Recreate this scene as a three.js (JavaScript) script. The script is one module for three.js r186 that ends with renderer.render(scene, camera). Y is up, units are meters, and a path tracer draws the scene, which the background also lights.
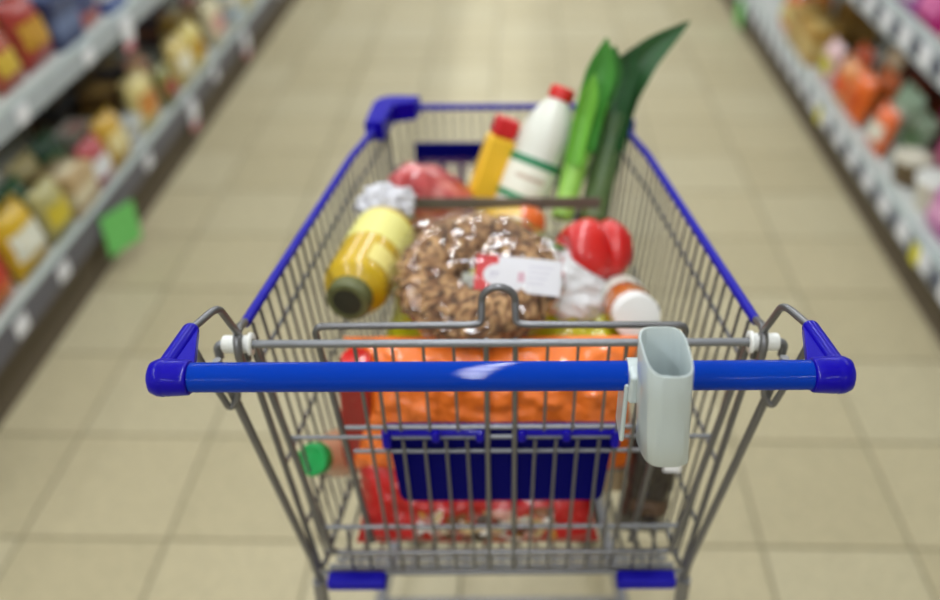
import * as THREE from 'three';
import { RoundedBoxGeometry } from 'three/addons/geometries/RoundedBoxGeometry.js';
import { mergeGeometries, toCreasedNormals } from 'three/addons/utils/BufferGeometryUtils.js';
import { ImprovedNoise } from 'three/addons/math/ImprovedNoise.js';
import { RectAreaLightUniformsLib } from 'three/addons/lights/RectAreaLightUniformsLib.js';

RectAreaLightUniformsLib.init();
const scene = new THREE.Scene();
const renderer = new THREE.WebGLRenderer({ antialias: true });
renderer.toneMapping = THREE.LinearToneMapping;
renderer.toneMappingExposure = 1.0;
renderer.shadowMap.enabled = true;

// ------------------------------------------------------------------ camera
const DEG = Math.PI / 180, EYE = 1.46, FPX = 887.5, CX = 500.5, PITCH = 35.045 * DEG, YAW = 1.234 * DEG, ROLL = -0.249 * DEG;
const camera = new THREE.PerspectiveCamera(2 * Math.atan(300 / FPX) / DEG, 940 / 600, 0.05, 60);
camera.setViewOffset(1001, 600, 0, 0, 940, 600);
camera.position.set(0, EYE, 0);
camera.rotation.set(-PITCH, YAW, ROLL, 'YXZ');
camera.focus = 0.755;
camera.userData.fStop = 1.7;
scene.add(camera);

// ------------------------------------------------------------------ ceiling lamps (built below by lampRow)
const LAMP = { height: 3.45, intensity: 40, color: '#f4f9ff', width: 0.11, length: 1.5 };
const LAMP_ROWS = [[-0.09, 0, 0], [-2.3, 0, 0], [2.3, 2, 5]];   // x and, for the last row, the places without a lamp

// ------------------------------------------------------------------ helpers
const CART = new THREE.Matrix4().makeRotationY(YAW);                 // the trolley stands turned by this against the aisle
const V = (x, y, z) => new THREE.Vector3(x, y, z);
const P = (x, y, d) => new THREE.Vector3(x, y, -d);                  // x right, y up, d forward
const noise = new ImprovedNoise();
const nz = (x, y, z, o = 2) => { let s = 0, a = 1, k = 1; for (let i = 0; i < o; i++) { s += a * noise.noise(x * k + 7.3 * i, y * k + 3.1, z * k + 1.7); a *= 0.5; k *= 2.03; } return s; };
let seed = 1234567;
const rnd = () => { seed = (seed * 1664525 + 1013904223) % 4294967296; return seed / 4294967296; };
const used = new Map();
function numbered(n) { const c = used.get(n) || 0; used.set(n, c + 1); return c ? `${n}_${String(c).padStart(3, '0')}` : n; }
function mesh(name, geo, mat, parent) {
  const m = new THREE.Mesh(geo, mat); m.name = name; m.castShadow = m.receiveShadow = true;
  if (parent) parent.add(m);
  return m;
}
function thing(name, label, category, pos, group) {
  const g = new THREE.Group(); g.name = numbered(name); g.position.copy(pos);
  g.userData = { label, category }; if (group) g.userData.group = group;
  scene.add(g); return g;
}
function tag(o, label, category, group) { o.name = numbered(o.name); o.userData = { label, category }; if (group) o.userData.group = group; scene.add(o); return o; }
const inCart = o => { o.applyMatrix4(CART); return o; };
function structure(o) { o.userData.kind = 'structure'; scene.add(o); return o; }
// a point of the trolley's own frame seen at a pixel, at forward distance d
function seen(px, py, d) {
  const r = V((px - CX) / FPX, -(py - 300) / FPX, -1).applyEuler(new THREE.Euler(-PITCH, 0, ROLL, 'YXZ'));
  r.multiplyScalar(d / -r.z); r.y += EYE; return r;
}
// a point of the aisle seen at a pixel, on the plane y = h
function seenAt(px, py, h) {
  const r = V((px - CX) / FPX, -(py - 300) / FPX, -1).applyEuler(new THREE.Euler(-PITCH, YAW, ROLL, 'YXZ'));
  r.multiplyScalar((h - EYE) / r.y); r.y += EYE; return r;
}
function toward(o, a, b, roll = 0) {                                  // base at a, local +y toward b
  o.position.copy(a);
  o.quaternion.setFromUnitVectors(V(0, 1, 0), b.clone().sub(a).normalize());
  if (roll) o.rotateY(roll);
  return o;
}
function rod(a, b, r, seg = 8) {
  const g = new THREE.CylinderGeometry(r, r, a.distanceTo(b), seg, 1);
  g.applyQuaternion(new THREE.Quaternion().setFromUnitVectors(V(0, 1, 0), b.clone().sub(a).normalize()));
  const c = a.clone().add(b).multiplyScalar(0.5); g.translate(c.x, c.y, c.z); return g;
}
function bend(pts, r, fillet = 0.012, seg = 10, closed = false) {     // a bent wire: straight runs with rounded corners
  const path = new THREE.CurvePath(), n = pts.length;
  let from = pts[0];
  for (let i = 1; i < n - 1; i++) {
    const a = pts[i - 1], b = pts[i], c = pts[i + 1];
    const f = Math.min(fillet, a.distanceTo(b) * 0.49, b.distanceTo(c) * 0.49);
    const p = b.clone().lerp(a, f / a.distanceTo(b)), q = b.clone().lerp(c, f / b.distanceTo(c));
    if (from.distanceTo(p) > 1e-5) path.add(new THREE.LineCurve3(from, p));
    path.add(new THREE.QuadraticBezierCurve3(p, b, q)); from = q;
  }
  path.add(new THREE.LineCurve3(from, pts[n - 1]));
  const P2 = [];
  for (const c of path.curves) { const k = c.isLineCurve3 ? 2 : 6; c.getPoints(k).forEach((p, i) => { if (i || !P2.length) P2.push(p); }); }
  const parts = [], N = P2.length, ring = [];
  let nrm = null;
  for (let i = 0; i < N; i++) {
    const t = (P2[Math.min(i + 1, N - 1)].clone().sub(P2[Math.max(i - 1, 0)])).normalize();
    if (!nrm) nrm = Math.abs(t.y) < 0.9 ? V(0, 1, 0).cross(t).normalize() : V(1, 0, 0).cross(t).normalize();
    nrm = nrm.clone().sub(t.clone().multiplyScalar(nrm.dot(t))).normalize();
    const bi = t.clone().cross(nrm);
    ring.push(Array.from({ length: seg }, (_, k) => { const a = k / seg * 2 * Math.PI; return nrm.clone().multiplyScalar(Math.cos(a)).addScaledVector(bi, Math.sin(a)); }));
  }
  const pos = [], nor = [], uv = [], idx = [];
  for (let i = 0; i < N; i++) for (let k = 0; k < seg; k++) { const d = ring[i][k], p = P2[i]; pos.push(p.x + d.x * r, p.y + d.y * r, p.z + d.z * r); nor.push(d.x, d.y, d.z); uv.push(k / seg, i / N); }
  for (let i = 0; i < N - 1; i++) for (let k = 0; k < seg; k++) { const a = i * seg + k, b = i * seg + (k + 1) % seg, c = a + seg, d = b + seg; idx.push(a, b, c, b, d, c); }
  for (const [i, s] of [[0, -1], [N - 1, 1]]) {
    const b = pos.length / 3, p = P2[i], t = P2[Math.min(i + 1, N - 1)].clone().sub(P2[Math.max(i - 1, 0)]).normalize().multiplyScalar(s);
    pos.push(p.x, p.y, p.z); nor.push(t.x, t.y, t.z); uv.push(0, 0);
    for (let k = 0; k < seg; k++) { const d = ring[i][k]; pos.push(p.x + d.x * r, p.y + d.y * r, p.z + d.z * r); nor.push(t.x, t.y, t.z); uv.push(0, 0); }
    for (let k = 0; k < seg; k++) s > 0 ? idx.push(b, b + 1 + k, b + 1 + (k + 1) % seg) : idx.push(b, b + 1 + (k + 1) % seg, b + 1 + k);
  }
  const g = new THREE.BufferGeometry();
  g.setAttribute('position', new THREE.Float32BufferAttribute(pos, 3)); g.setAttribute('normal', new THREE.Float32BufferAttribute(nor, 3)); g.setAttribute('uv', new THREE.Float32BufferAttribute(uv, 2)); g.setIndex(idx);
  return g;
}
const lathe = (pts, seg = 32) => new THREE.LatheGeometry(pts.map(p => new THREE.Vector2(p[0], p[1])), seg);
const rbox = (w, h, d, r = 0.004, s = 2) => new RoundedBoxGeometry(w, h, d, s, Math.min(r, w / 2.01, h / 2.01, d / 2.01));
// a filled, sealed bag: y runs 0..h, the front faces +z; lump = relief in metres
function pillow(w, h, t, { lump = 0.004, freq = 30, key = 0, n = 24, seal = 0.06, front = null, lift = 0, pow = 0.55 } = {}) {
  const thick = (u, v) => {
    const vv = Math.min(1, Math.abs(v) / (1 - seal)), e = Math.max(0, (1 - Math.pow(Math.abs(u), 3)) * (1 - Math.pow(vv, 3)));
    return t / 2 * Math.pow(e, pow);
  };
  const pt = (u, v, s) => {
    const k = thick(u, v), x = u * w / 2 * (1 - 0.06 * (1 - v * v)), y = (v + 1) / 2 * h;
    const b = Math.min(1, k / (t * 0.2)) * lump * nz(u * w * freq / 2 + key, v * h * freq / 2, s * 3 + key);
    return [x, y, s * (k + 0.0006 + lift) + b * s + 0.4 * lump * nz(u * w * freq * 0.4, v * h * freq * 0.4 + key, key)];
  };
  const pos = [], uv = [], idx = [];
  const sides = front ? [1] : [1, -1], [u0, u1, v0, v1] = front || [-1, 1, -1, 1];
  for (const s of sides) {
    const b = pos.length / 3;
    for (let j = 0; j <= n; j++) for (let i = 0; i <= n; i++) { const u = u0 + (u1 - u0) * i / n, v = v0 + (v1 - v0) * j / n; pos.push(...pt(u, v, s)); uv.push(i / n, j / n); }
    for (let j = 0; j < n; j++) for (let i = 0; i < n; i++) { const a = b + j * (n + 1) + i, c = a + n + 1; s > 0 ? idx.push(a, a + 1, c, a + 1, c + 1, c) : idx.push(a, c, a + 1, a + 1, c, c + 1); }
  }
  if (!front) {                                                      // close the thin seam
    const q = (n + 1) * (n + 1), edge = [];
    for (let i = 0; i < n; i++) edge.push(i); for (let j = 0; j < n; j++) edge.push(j * (n + 1) + n);
    for (let i = n; i > 0; i--) edge.push(n * (n + 1) + i); for (let j = n; j > 0; j--) edge.push(j * (n + 1));
    edge.forEach((a, k) => { const b = edge[(k + 1) % edge.length]; idx.push(a, a + q, b, b, a + q, b + q); });
  }
  const g = new THREE.BufferGeometry();
  g.setAttribute('position', new THREE.Float32BufferAttribute(pos, 3)); g.setAttribute('uv', new THREE.Float32BufferAttribute(uv, 2)); g.setIndex(idx); g.computeVertexNormals();
  return g;
}
function blob(rx, ry, rz, amp, freq, key = 0, detail = 20, sharp = false) {   // a lumpy closed body
  const g = new THREE.SphereGeometry(1, detail * 2, detail), p = g.attributes.position, v = V();
  for (let i = 0; i < p.count; i++) {
    v.fromBufferAttribute(p, i); let k = nz(v.x * freq + key, v.y * freq + key * 2, v.z * freq, 3); if (sharp) k = 0.5 - Math.abs(k) * 1.6;
    p.setXYZ(i, v.x * rx * (1 + amp * k), v.y * ry * (1 + amp * k), v.z * rz * (1 + amp * k));
  }
  g.computeVertexNormals();
  const nrm = g.attributes.normal, w = detail * 2 + 1;                // weld the seam's shading
  for (let j = 0; j <= detail; j++) { const a = j * w, b = a + w - 1; const x = nrm.getX(a) + nrm.getX(b), y = nrm.getY(a) + nrm.getY(b), z = nrm.getZ(a) + nrm.getZ(b), l = Math.hypot(x, y, z) || 1; nrm.setXYZ(a, x / l, y / l, z / l); nrm.setXYZ(b, x / l, y / l, z / l); }
  return g;
}
function tint(g, fn) { const p = g.attributes.position, c = [], col = new THREE.Color(); for (let i = 0; i < p.count; i++) { fn(col, p.getX(i), p.getY(i), p.getZ(i)); c.push(col.r, col.g, col.b); } g.setAttribute('color', new THREE.Float32BufferAttribute(c, 3)); return g; }

// ------------------------------------------------------------------ materials
const std = (color, roughness = 0.5, extra = {}) => new THREE.MeshStandardMaterial({ color, roughness, ...extra });
const phys = (color, roughness, extra) => new THREE.MeshPhysicalMaterial({ color, roughness, ...extra });
function speckle(base, spread, cells, key, size = 256) {              // mottled colour of fired clay, paint or card
  const d = new Uint8Array(size * size * 4), c = new THREE.Color(base), s = c.clone().convertLinearToSRGB();
  for (let j = 0; j < size; j++) for (let i = 0; i < size; i++) {
    const a = i / size * 2 * Math.PI, b = j / size * 2 * Math.PI;
    const k = 1 + spread * (nz(Math.cos(a) * cells + key, Math.sin(a) * cells + Math.cos(b) * cells, Math.sin(b) * cells, 4) + (rnd() - 0.5) * 0.5), o = (j * size + i) * 4;
    d[o] = Math.min(255, s.r * 255 * k); d[o + 1] = Math.min(255, s.g * 255 * k); d[o + 2] = Math.min(255, s.b * 255 * k); d[o + 3] = 255;
  }
  const t = new THREE.DataTexture(d, size, size); t.colorSpace = THREE.SRGBColorSpace; t.magFilter = THREE.LinearFilter; t.wrapS = t.wrapT = THREE.RepeatWrapping; t.needsUpdate = true; return t;
}
function canvas(w, h, draw) { const c = document.createElement('canvas'); c.width = w; c.height = h; draw(c.getContext('2d'), w, h); const t = new THREE.CanvasTexture(c); t.colorSpace = THREE.SRGBColorSpace; return t; }
const film = phys('#ffffff', 0.06, { transmission: 1, thickness: 0, ior: 1.45 });
const M = {
  tile: [0, 1, 2].map(i => std('#ffffff', 0.52, { map: speckle(['#baaf8e', '#b6ab8a', '#bcb292'][i], 0.045, 3, i * 5) })),
  grout: std('#938a70', 0.9), wall: std('#e4e0d4', 0.9), ceil: std('#eeece4', 0.95),
  wire: std('#767678', 0.36, { metalness: 0.7 }), rod: std('#828488', 0.4, { metalness: 0.6 }),
  tubeMetal: std('#86868a', 0.35, { metalness: 0.8 }),
  bar: phys('#0034a0', 0.5, { specularIntensity: 0.02, clearcoat: 0.28, clearcoatRoughness: 0.025 }), cap: phys('#0e0098', 0.4, { specularIntensity: 0.15, clearcoat: 0.25, clearcoatRoughness: 0.08 }),
  rail: phys('#140c98', 0.45, { specularIntensity: 0.35 }), plate: phys('#02025c', 0.5, { specularIntensity: 0.12 }), whitePlastic: std('#e6e7e2', 0.4), holder: phys('#bac5c5', 0.32, { clearcoat: 0.4, clearcoatRoughness: 0.1 }),
  tyre: std('#3a3a3c', 0.7), shelf: std('#c9ccc8', 0.5), shelfBack: std('#b9b8b0', 0.7), kick: std('#5c5140', 0.8),
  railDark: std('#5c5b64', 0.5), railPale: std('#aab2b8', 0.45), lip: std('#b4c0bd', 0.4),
};

// ------------------------------------------------------------------ room
const AISLE_L = -1.228, AISLE_R = 1.13, T = 0.3066, TX = 0.5074, TZ = 1.2076, Z_BACK = 7.6, Z_END = -12, ROOM = 4.2;
const floor = structure(mesh('floor', new THREE.BoxGeometry(ROOM * 2, 0.2, Z_BACK - Z_END).translate(0, -0.104, (Z_BACK + Z_END) / 2), M.grout));
const tileGeo = rbox(T - 0.007, 0.012, T - 0.007, 0.0016, 1);
for (let r = -3; r <= 24; r++) for (let c = -6; c <= 3; c++) {
  const m = mesh('tile', tileGeo, M.tile[(r * 7 + c * 5 + r * c * c + 300) % 3], floor);
  m.position.set(TX + (c - 0.5) * T + 0, -0.006, -(TZ + (r - 0.5) * T));
  m.rotation.y = ((r * 3 + c * 11 + 200) % 4) * Math.PI / 2;
}
structure(mesh('ceiling', new THREE.BoxGeometry(ROOM * 2, 0.2, Z_BACK - Z_END).translate(0, 3.7, (Z_BACK + Z_END) / 2), M.ceil));
structure(mesh('wall_left', new THREE.BoxGeometry(0.2, 3.8, Z_BACK - Z_END).translate(-ROOM - 0.1, 1.7, (Z_BACK + Z_END) / 2), M.wall));
structure(mesh('wall_right', new THREE.BoxGeometry(0.2, 3.8, Z_BACK - Z_END).translate(ROOM + 0.1, 1.7, (Z_BACK + Z_END) / 2), M.wall));
structure(mesh('wall_back', new THREE.BoxGeometry(ROOM * 2 + 0.4, 3.8, 0.2).translate(0, 1.7, Z_BACK + 0.1), M.wall));
structure(mesh('wall_front', new THREE.BoxGeometry(ROOM * 2 + 0.4, 3.8, 0.2).translate(0, 1.7, Z_END - 0.1), M.wall));
// linear ceiling lamps
const glow = new THREE.MeshStandardMaterial({ color: '#ffffff', emissive: LAMP.color, emissiveIntensity: 4 });
LAMP_ROWS.forEach(([x, gap0, gap1], k) => {
  for (let i = 0; i < 10; i++) {
    if (k === 2 && i >= gap0 && i < gap1) continue;                   // gap left in this row to darken the near floor
    const g = thing('ceiling_lamp', ['long strip lamp on the ceiling above the middle of the aisle', 'long strip lamp on the ceiling above the shelves with few tags', 'long strip lamp on the ceiling above the shelves full of tags'][k], 'lamp', V(x, LAMP.height, 6.2 - i * 1.75), ['lamps above the aisle', 'lamps above the sparsely tagged shelves', 'lamps above the densely tagged shelves'][k]);
    mesh('housing', rbox(LAMP.width + 0.04, 0.15, LAMP.length + 0.04, 0.01).translate(0, 0.079, 0), M.whitePlastic, g);
    mesh('diffuser', rbox(LAMP.width, 0.02, LAMP.length, 0.004).translate(0, 0, 0), glow, g);
    const l = new THREE.RectAreaLight(LAMP.color, LAMP.intensity, LAMP.width, LAMP.length); l.position.y = -0.013; l.rotation.x = -Math.PI / 2; l.castShadow = true; l.name = 'lamp_light'; g.add(l);
  }
});

// ------------------------------------------------------------------ shelves along the aisle
const BAY = 1.25, tagW = std('#e8e9ee', 0.5), tagDark = std('#3c4258', 0.5), tagYellow = std('#d8d020', 0.5), tagGreen = std('#74cc6c', 0.55), tagPink = std('#d98a94', 0.5);
function shelfUnit(side, k) {
  const s = side < 0 ? -1 : 1, kickX = side < 0 ? AISLE_L : AISLE_R, near = 0.9 + k * BAY, mid = -(near + BAY / 2);
  const g = thing('shelf_unit', side < 0 ? `grey shelf unit with dark price rails, ${['first', 'second', 'third', 'fourth'][k]} bay from the trolley handle` : `grey shelf unit with pale tag-filled price rails, ${['first', 'second', 'third', 'fourth'][k]} bay from the trolley handle`, 'shelf', V(kickX, 0, mid), side < 0 ? 'bays with dark price rails' : 'bays with pale price rails');
  const L = BAY - 0.003;
  mesh('kick_panel', new THREE.BoxGeometry(0.02, 0.15, L).translate(s * 0.011, 0.075, 0), M.kick, g);
  mesh('back_panel', new THREE.BoxGeometry(0.02, 2.0, L).translate(s * 0.6, 1.0, 0), M.shelfBack, g);
  for (const e of [-1, 1]) mesh('upright', rbox(0.05, 2.0, 0.03, 0.004).translate(s * 0.635, 1.0, e * (L / 2 - 0.016)), M.tubeMetal, g);
  const lv = side < 0 ? [[0.15, 0.145, 0.23], [0.58, 0.575, 0.64], [1.06, 1.055, 1.12], [1.5, 1.495, 1.56]] : [[0.15, 0.13, 0.212], [0.58, 0.577, 0.676], [1.08, 1.075, 1.17], [1.52, 1.515, 1.6]];
  lv.forEach(([y, r0, r1], j) => {
    const b = mesh('shelf_board', rbox(0.6, 0.03, L, 0.003).translate(s * 0.285, y + 0.035, 0), M.shelf, g);
    const rx = -s * 0.024;
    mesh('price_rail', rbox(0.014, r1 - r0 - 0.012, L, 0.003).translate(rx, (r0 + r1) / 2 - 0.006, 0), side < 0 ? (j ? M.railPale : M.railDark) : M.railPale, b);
    mesh('rail_lip', rbox(0.018, 0.01, L, 0.003).translate(rx + s * 0.002, r1 - 0.006, 0), M.lip, b);
    if (j > 1) return;
    const tagAt = (zAbs, mat, w, h, y0, name = 'price_tag', out = 0, turn = 0) => { const z = -zAbs - mid; if (Math.abs(z) < L / 2 - w / 2) mesh(name, rbox(0.003, h, w, 0.001, 1).rotateY(s * turn).translate(rx - s * (0.0095 + out), y0, z), mat, b); };
    if (side < 0) {
      const list = j ? [[1.6, 0], [1.99, 0], [2.39, 0], [2.66, 1], [3.1, 0], [3.6, 0], [4.3, 1], [5.2, 0]] : [[1.3, 0], [1.7, 0], [1.94, 0], [2.59, 0], [3.04, 1], [3.36, 0], [3.8, 1], [4.5, 0], [5.3, 0]];
      for (const [z, hang] of list) {
        tagAt(z, tagW, 0.06, 0.045, (r0 + r1) / 2 - 0.006);
        if (hang) { tagAt(z + 0.005, tagW, 0.08, 0.07, r0 + 0.01, 'hanging_tag', 0.004); tagAt(z - 0.005, tagPink, 0.07, 0.03, r0 - 0.035, 'hanging_tag', 0.004); }
      }
      if (!j) tagAt(2.24, tagGreen, 0.13, 0.13, 0.135, 'shelf_card', 0.03, 0.4);
    } else {
      for (let i = 0; i < 8; i++) {
        const z = near + 0.05 + i * 0.156;
        tagAt(z, tagW, 0.066, 0.056, (r0 + r1) / 2 - 0.004);
        tagAt(z + 0.073, tagDark, 0.05, 0.044, (r0 + r1) / 2 - 0.008, 'price_tag', 0.001);
      }
      if (!j) { tagAt(2.09, tagYellow, 0.05, 0.056, 0.16, 'price_tag', 0.003); tagAt(3.05, tagYellow, 0.05, 0.056, 0.155, 'price_tag', 0.003); tagAt(4.42, tagGreen, 0.13, 0.12, 0.1, 'shelf_card', 0.006); }
    }
  });
}
for (let k = 0; k < 4; k++) { shelfUnit(-1, k); shelfUnit(1, k); }

// goods on the shelves: [pixel x, pixel y, kind, colour word, colour, accent word, accent, scale]
const goods = {
  lowLeft: [-1, 0.2, 'on low shelf above dark price rail', [
    [8, 268, 'pouch', 'orange', '#d97414', 'red', '#b8321a', 1.1], [28, 284, 'box', 'pinkish tan', '#b98a62', 'cream', '#d8c8a0', 1], [6, 315, 'box', 'peach', '#c98d5e', 'orange', '#d8721c', 1],
    [14, 240, 'pouch', 'blackish green', '#26301c', 'olive', '#5d6420', 0.9], [36, 236, 'pouch', 'yellow', '#cfa81c', 'white', '#dcdccc', 0.95], [44, 214, 'box', 'white', '#dcdcd4', 'grey', '#a9adab', 1.05],
    [62, 205, 'pouch', 'pale olive', '#a8a066', 'yellow', '#c8b430', 0.8], [78, 196, 'pouch', 'dark green', '#2d6a44', 'white', '#cfd8cc', 0.8], [92, 186, 'box', 'beige', '#c2a67c', 'cream', '#dccfae', 0.85],
    [60, 182, 'pouch', 'cream', '#cdbf86', 'brown', '#7c5a2a', 0.8], [82, 165, 'pouch', 'bottle green', '#24543a', 'pale green', '#8fb088', 0.8], [98, 156, 'box', 'chalk white', '#d9dad6', 'pink', '#cf9d98', 0.8],
    [116, 158, 'pouch', 'raspberry red', '#a83a40', 'white', '#ddd', 0.75], [112, 138, 'pouch', 'golden yellow', '#c49a2a', 'cream', '#dacb94', 0.85], [132, 132, 'tub', 'pale grey', '#b9bcb8', 'white', '#e2e4e2', 0.8],
    [128, 108, 'box', 'brown', '#75582e', 'tan', '#a8884e', 0.9], [148, 106, 'pouch', 'buttery cream', '#d6c683', 'orange', '#c4813a', 0.95], [150, 78, 'pouch', 'salmon', '#c18f70', 'cream', '#d9c79c', 0.85],
    [166, 70, 'tub', 'light blue grey', '#a9b6bb', 'white', '#e6e8e6', 0.8], [176, 84, 'pouch', 'olive green', '#7c7a3c', 'red', '#9c4338', 0.7], [182, 56, 'pouch', 'wheat yellow', '#d2bc74', 'white', '#e2dcc4', 0.9],
    [196, 48, 'pouch', 'lemon yellow', '#d9c878', 'gold', '#b98f2c', 0.9], [206, 30, 'box', 'honey', '#c59c48', 'cream', '#dccd9e', 0.9], [222, 20, 'pouch', 'ivory', '#d8ceaa', 'pink', '#cc9a90', 0.95], [236, 8, 'box', 'off-white', '#d6d3c2', 'pale blue', '#a9bccb', 0.9],
    [100, 100, 'box', 'dark brown', '#4a3a20', 'olive', '#6e6230', 1], [84, 110, 'box', 'charcoal', '#3b3a3c', 'brown', '#5a4426', 0.9], [122, 80, 'box', 'slate', '#55545e', 'tan', '#8a7448', 0.9], [178, 26, 'box', 'plum grey', '#5a5260', 'rust', '#8c5a40', 0.9], [192, 8, 'pouch', 'dusty rose', '#b07a74', 'cream', '#d8cba8', 0.8], [215, -10, 'pouch', 'straw', '#cbb678', 'white', '#dcd8c6', 0.9], [250, -12, 'pouch', 'pale yellow', '#d6cc92', 'tan', '#b79a60', 0.9]]],
  highLeft: [-1, 0.63, 'on raised shelf above dark-railed shelf', [
    [6, 56, 'pouch', 'mustard yellow', '#c8a012', 'dark green', '#3c4a1e', 1], [18, 78, 'pouch', 'amber', '#c2902a', 'brown', '#70421c', 0.9], [24, 60, 'pouch', 'brick red', '#a34a34', 'yellow', '#c8a838', 0.7], [40, 60, 'pouch', 'khaki', '#9a9058', 'tan', '#b49a60', 0.9],
    [54, 34, 'box', 'bone white', '#d9d4c0', 'khaki', '#aaa06c', 1.05], [72, 22, 'pouch', 'primrose', '#d3c888', 'tan', '#c29c58', 1], [92, 16, 'box', 'navy', '#38446a', 'steel blue', '#62739a', 0.9], [106, 2, 'pouch', 'coral', '#b9605c', 'navy', '#444c70', 0.8], [122, -8, 'box', 'cobalt', '#3c5596', 'white', '#d6dae4', 0.9],
    [32, 24, 'pouch', 'crimson', '#9c2c22', 'gold', '#b98a2a', 0.9], [28, 38, 'box', 'near-black', '#26302e', 'white', '#c9ccc6', 0.8], [8, 8, 'pouch', 'chestnut', '#7c4a1c', 'olive', '#7c7028', 1], [86, 0, 'box', 'pearl', '#d2cfc8', 'coral', '#bd7a66', 0.9]]],
  lowRight: [1, 0.2, 'on low shelf above tag-filled rail', [
    [778, 10, 'pouch', 'salmon orange', '#cc6a38', 'pale yellow', '#cdbb78', 0.9], [800, 8, 'pouch', 'pumpkin', '#c87820', 'tan', '#b0904c', 1], [790, 34, 'box', 'golden tan', '#b99248', 'cream', '#cbb272', 0.95], [806, 30, 'box', 'ochre', '#a88644', 'tan', '#b89a5a', 1], [826, 20, 'box', 'caramel', '#9a7436', 'ochre', '#a88444', 1.05], [812, -6, 'box', 'bronze', '#8e5a1c', 'rust', '#8c4214', 1],
    [820, 62, 'pouch', 'pale pink', '#d8b4b4', 'lime yellow', '#b8b038', 0.8], [836, 84, 'pouch', 'apricot', '#d28a4c', 'orange red', '#cf4f1c', 0.8], [848, 68, 'pouch', 'vermilion', '#d9561c', 'pink', '#d6948a', 0.8], [870, 72, 'pouch', 'cream', '#d2b690', 'brown', '#8c6a3c', 0.8], [862, 100, 'pouch', 'bright orange', '#e06612', 'dark orange', '#c24c08', 0.85], [882, 92, 'pouch', 'tangerine', '#dd6a1e', 'peach', '#e0a070', 0.8],
    [874, 128, 'pouch', 'flame orange', '#dd621c', 'white', '#dcd6c6', 0.75], [898, 122, 'pouch', 'mint', '#a9c8ac', 'white', '#dce4d8', 0.9], [890, 58, 'pouch', 'terracotta', '#a84c30', 'maroon', '#6a2018', 0.9], [912, 76, 'box', 'maroon', '#5c1a10', 'brown', '#6e3c18', 1.1], [932, 96, 'box', 'mahogany', '#551c0a', 'rust', '#7a3210', 1.1],
    [904, 164, 'tub', 'ivory', '#dcd6c4', 'brown', '#6a5638', 0.8], [918, 138, 'pouch', 'sage', '#8aa088', 'green', '#5c7c58', 0.8], [930, 152, 'pouch', 'hot pink', '#c83a78', 'rose', '#d8739c', 0.95], [934, 188, 'tub', 'snow white', '#e6e6e0', 'cream', '#d8d2c0', 0.9], [912, 206, 'pouch', 'orchid', '#b862a0', 'pink', '#d498bc', 0.75], [936, 224, 'tub', 'teal', '#148f9a', 'light teal', '#48b0b4', 0.75], [942, 130, 'pouch', 'fuchsia', '#b42c6c', 'dark red', '#7c1c3c', 0.9]]],
  highRight: [1, 0.63, 'on raised shelf above tag-filled rail', [
    [912, 2, 'pouch', 'magenta', '#b81c74', 'pink', '#cf6aa0', 0.95], [926, -6, 'pouch', 'burgundy', '#7c0c40', 'magenta', '#a82468', 1], [930, 22, 'pouch', 'peach pink', '#d6a48a', 'rose', '#c2607c', 0.9], [944, 10, 'pouch', 'cerise', '#a01254', 'plum', '#6c1038', 1], [946, 40, 'pouch', 'shell pink', '#d8a8a8', 'cream', '#ddd0b4', 0.9], [898, -14, 'pouch', 'violet pink', '#a04c98', 'white', '#dcd0dc', 0.9]]],
};
const KIND = { pouch: [0.15, 0.085, 0.15], box: [0.15, 0.12, 0.12], tub: [0.125, 0.125, 0.09] };
const pouchGeo = [0, 1, 2].map(k => [pillow(0.15, 0.17, 0.07, { key: k * 11, n: 12, lump: 0.006 }), pillow(0.15, 0.17, 0.07, { key: k * 11, n: 8, lump: 0.006, front: [-0.86, 0.86, -0.45, 0.3], lift: 0.0015 })]);
const boxGeo = rbox(0.14, 0.13, 0.11, 0.004), boxBand = rbox(0.1405, 0.05, 0.1105, 0.004), boxTop = rbox(0.09, 0.002, 0.06, 0.0008, 1);
const tubGeo = lathe([[0, 0], [0.045, 0], [0.048, 0.004], [0.058, 0.08], [0.061, 0.082], [0, 0.082]], 28), tubLid = lathe([[0, 0.0815], [0.0625, 0.0815], [0.064, 0.084], [0.064, 0.093], [0.061, 0.096], [0.057, 0.0945], [0, 0.0945]], 28);
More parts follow.
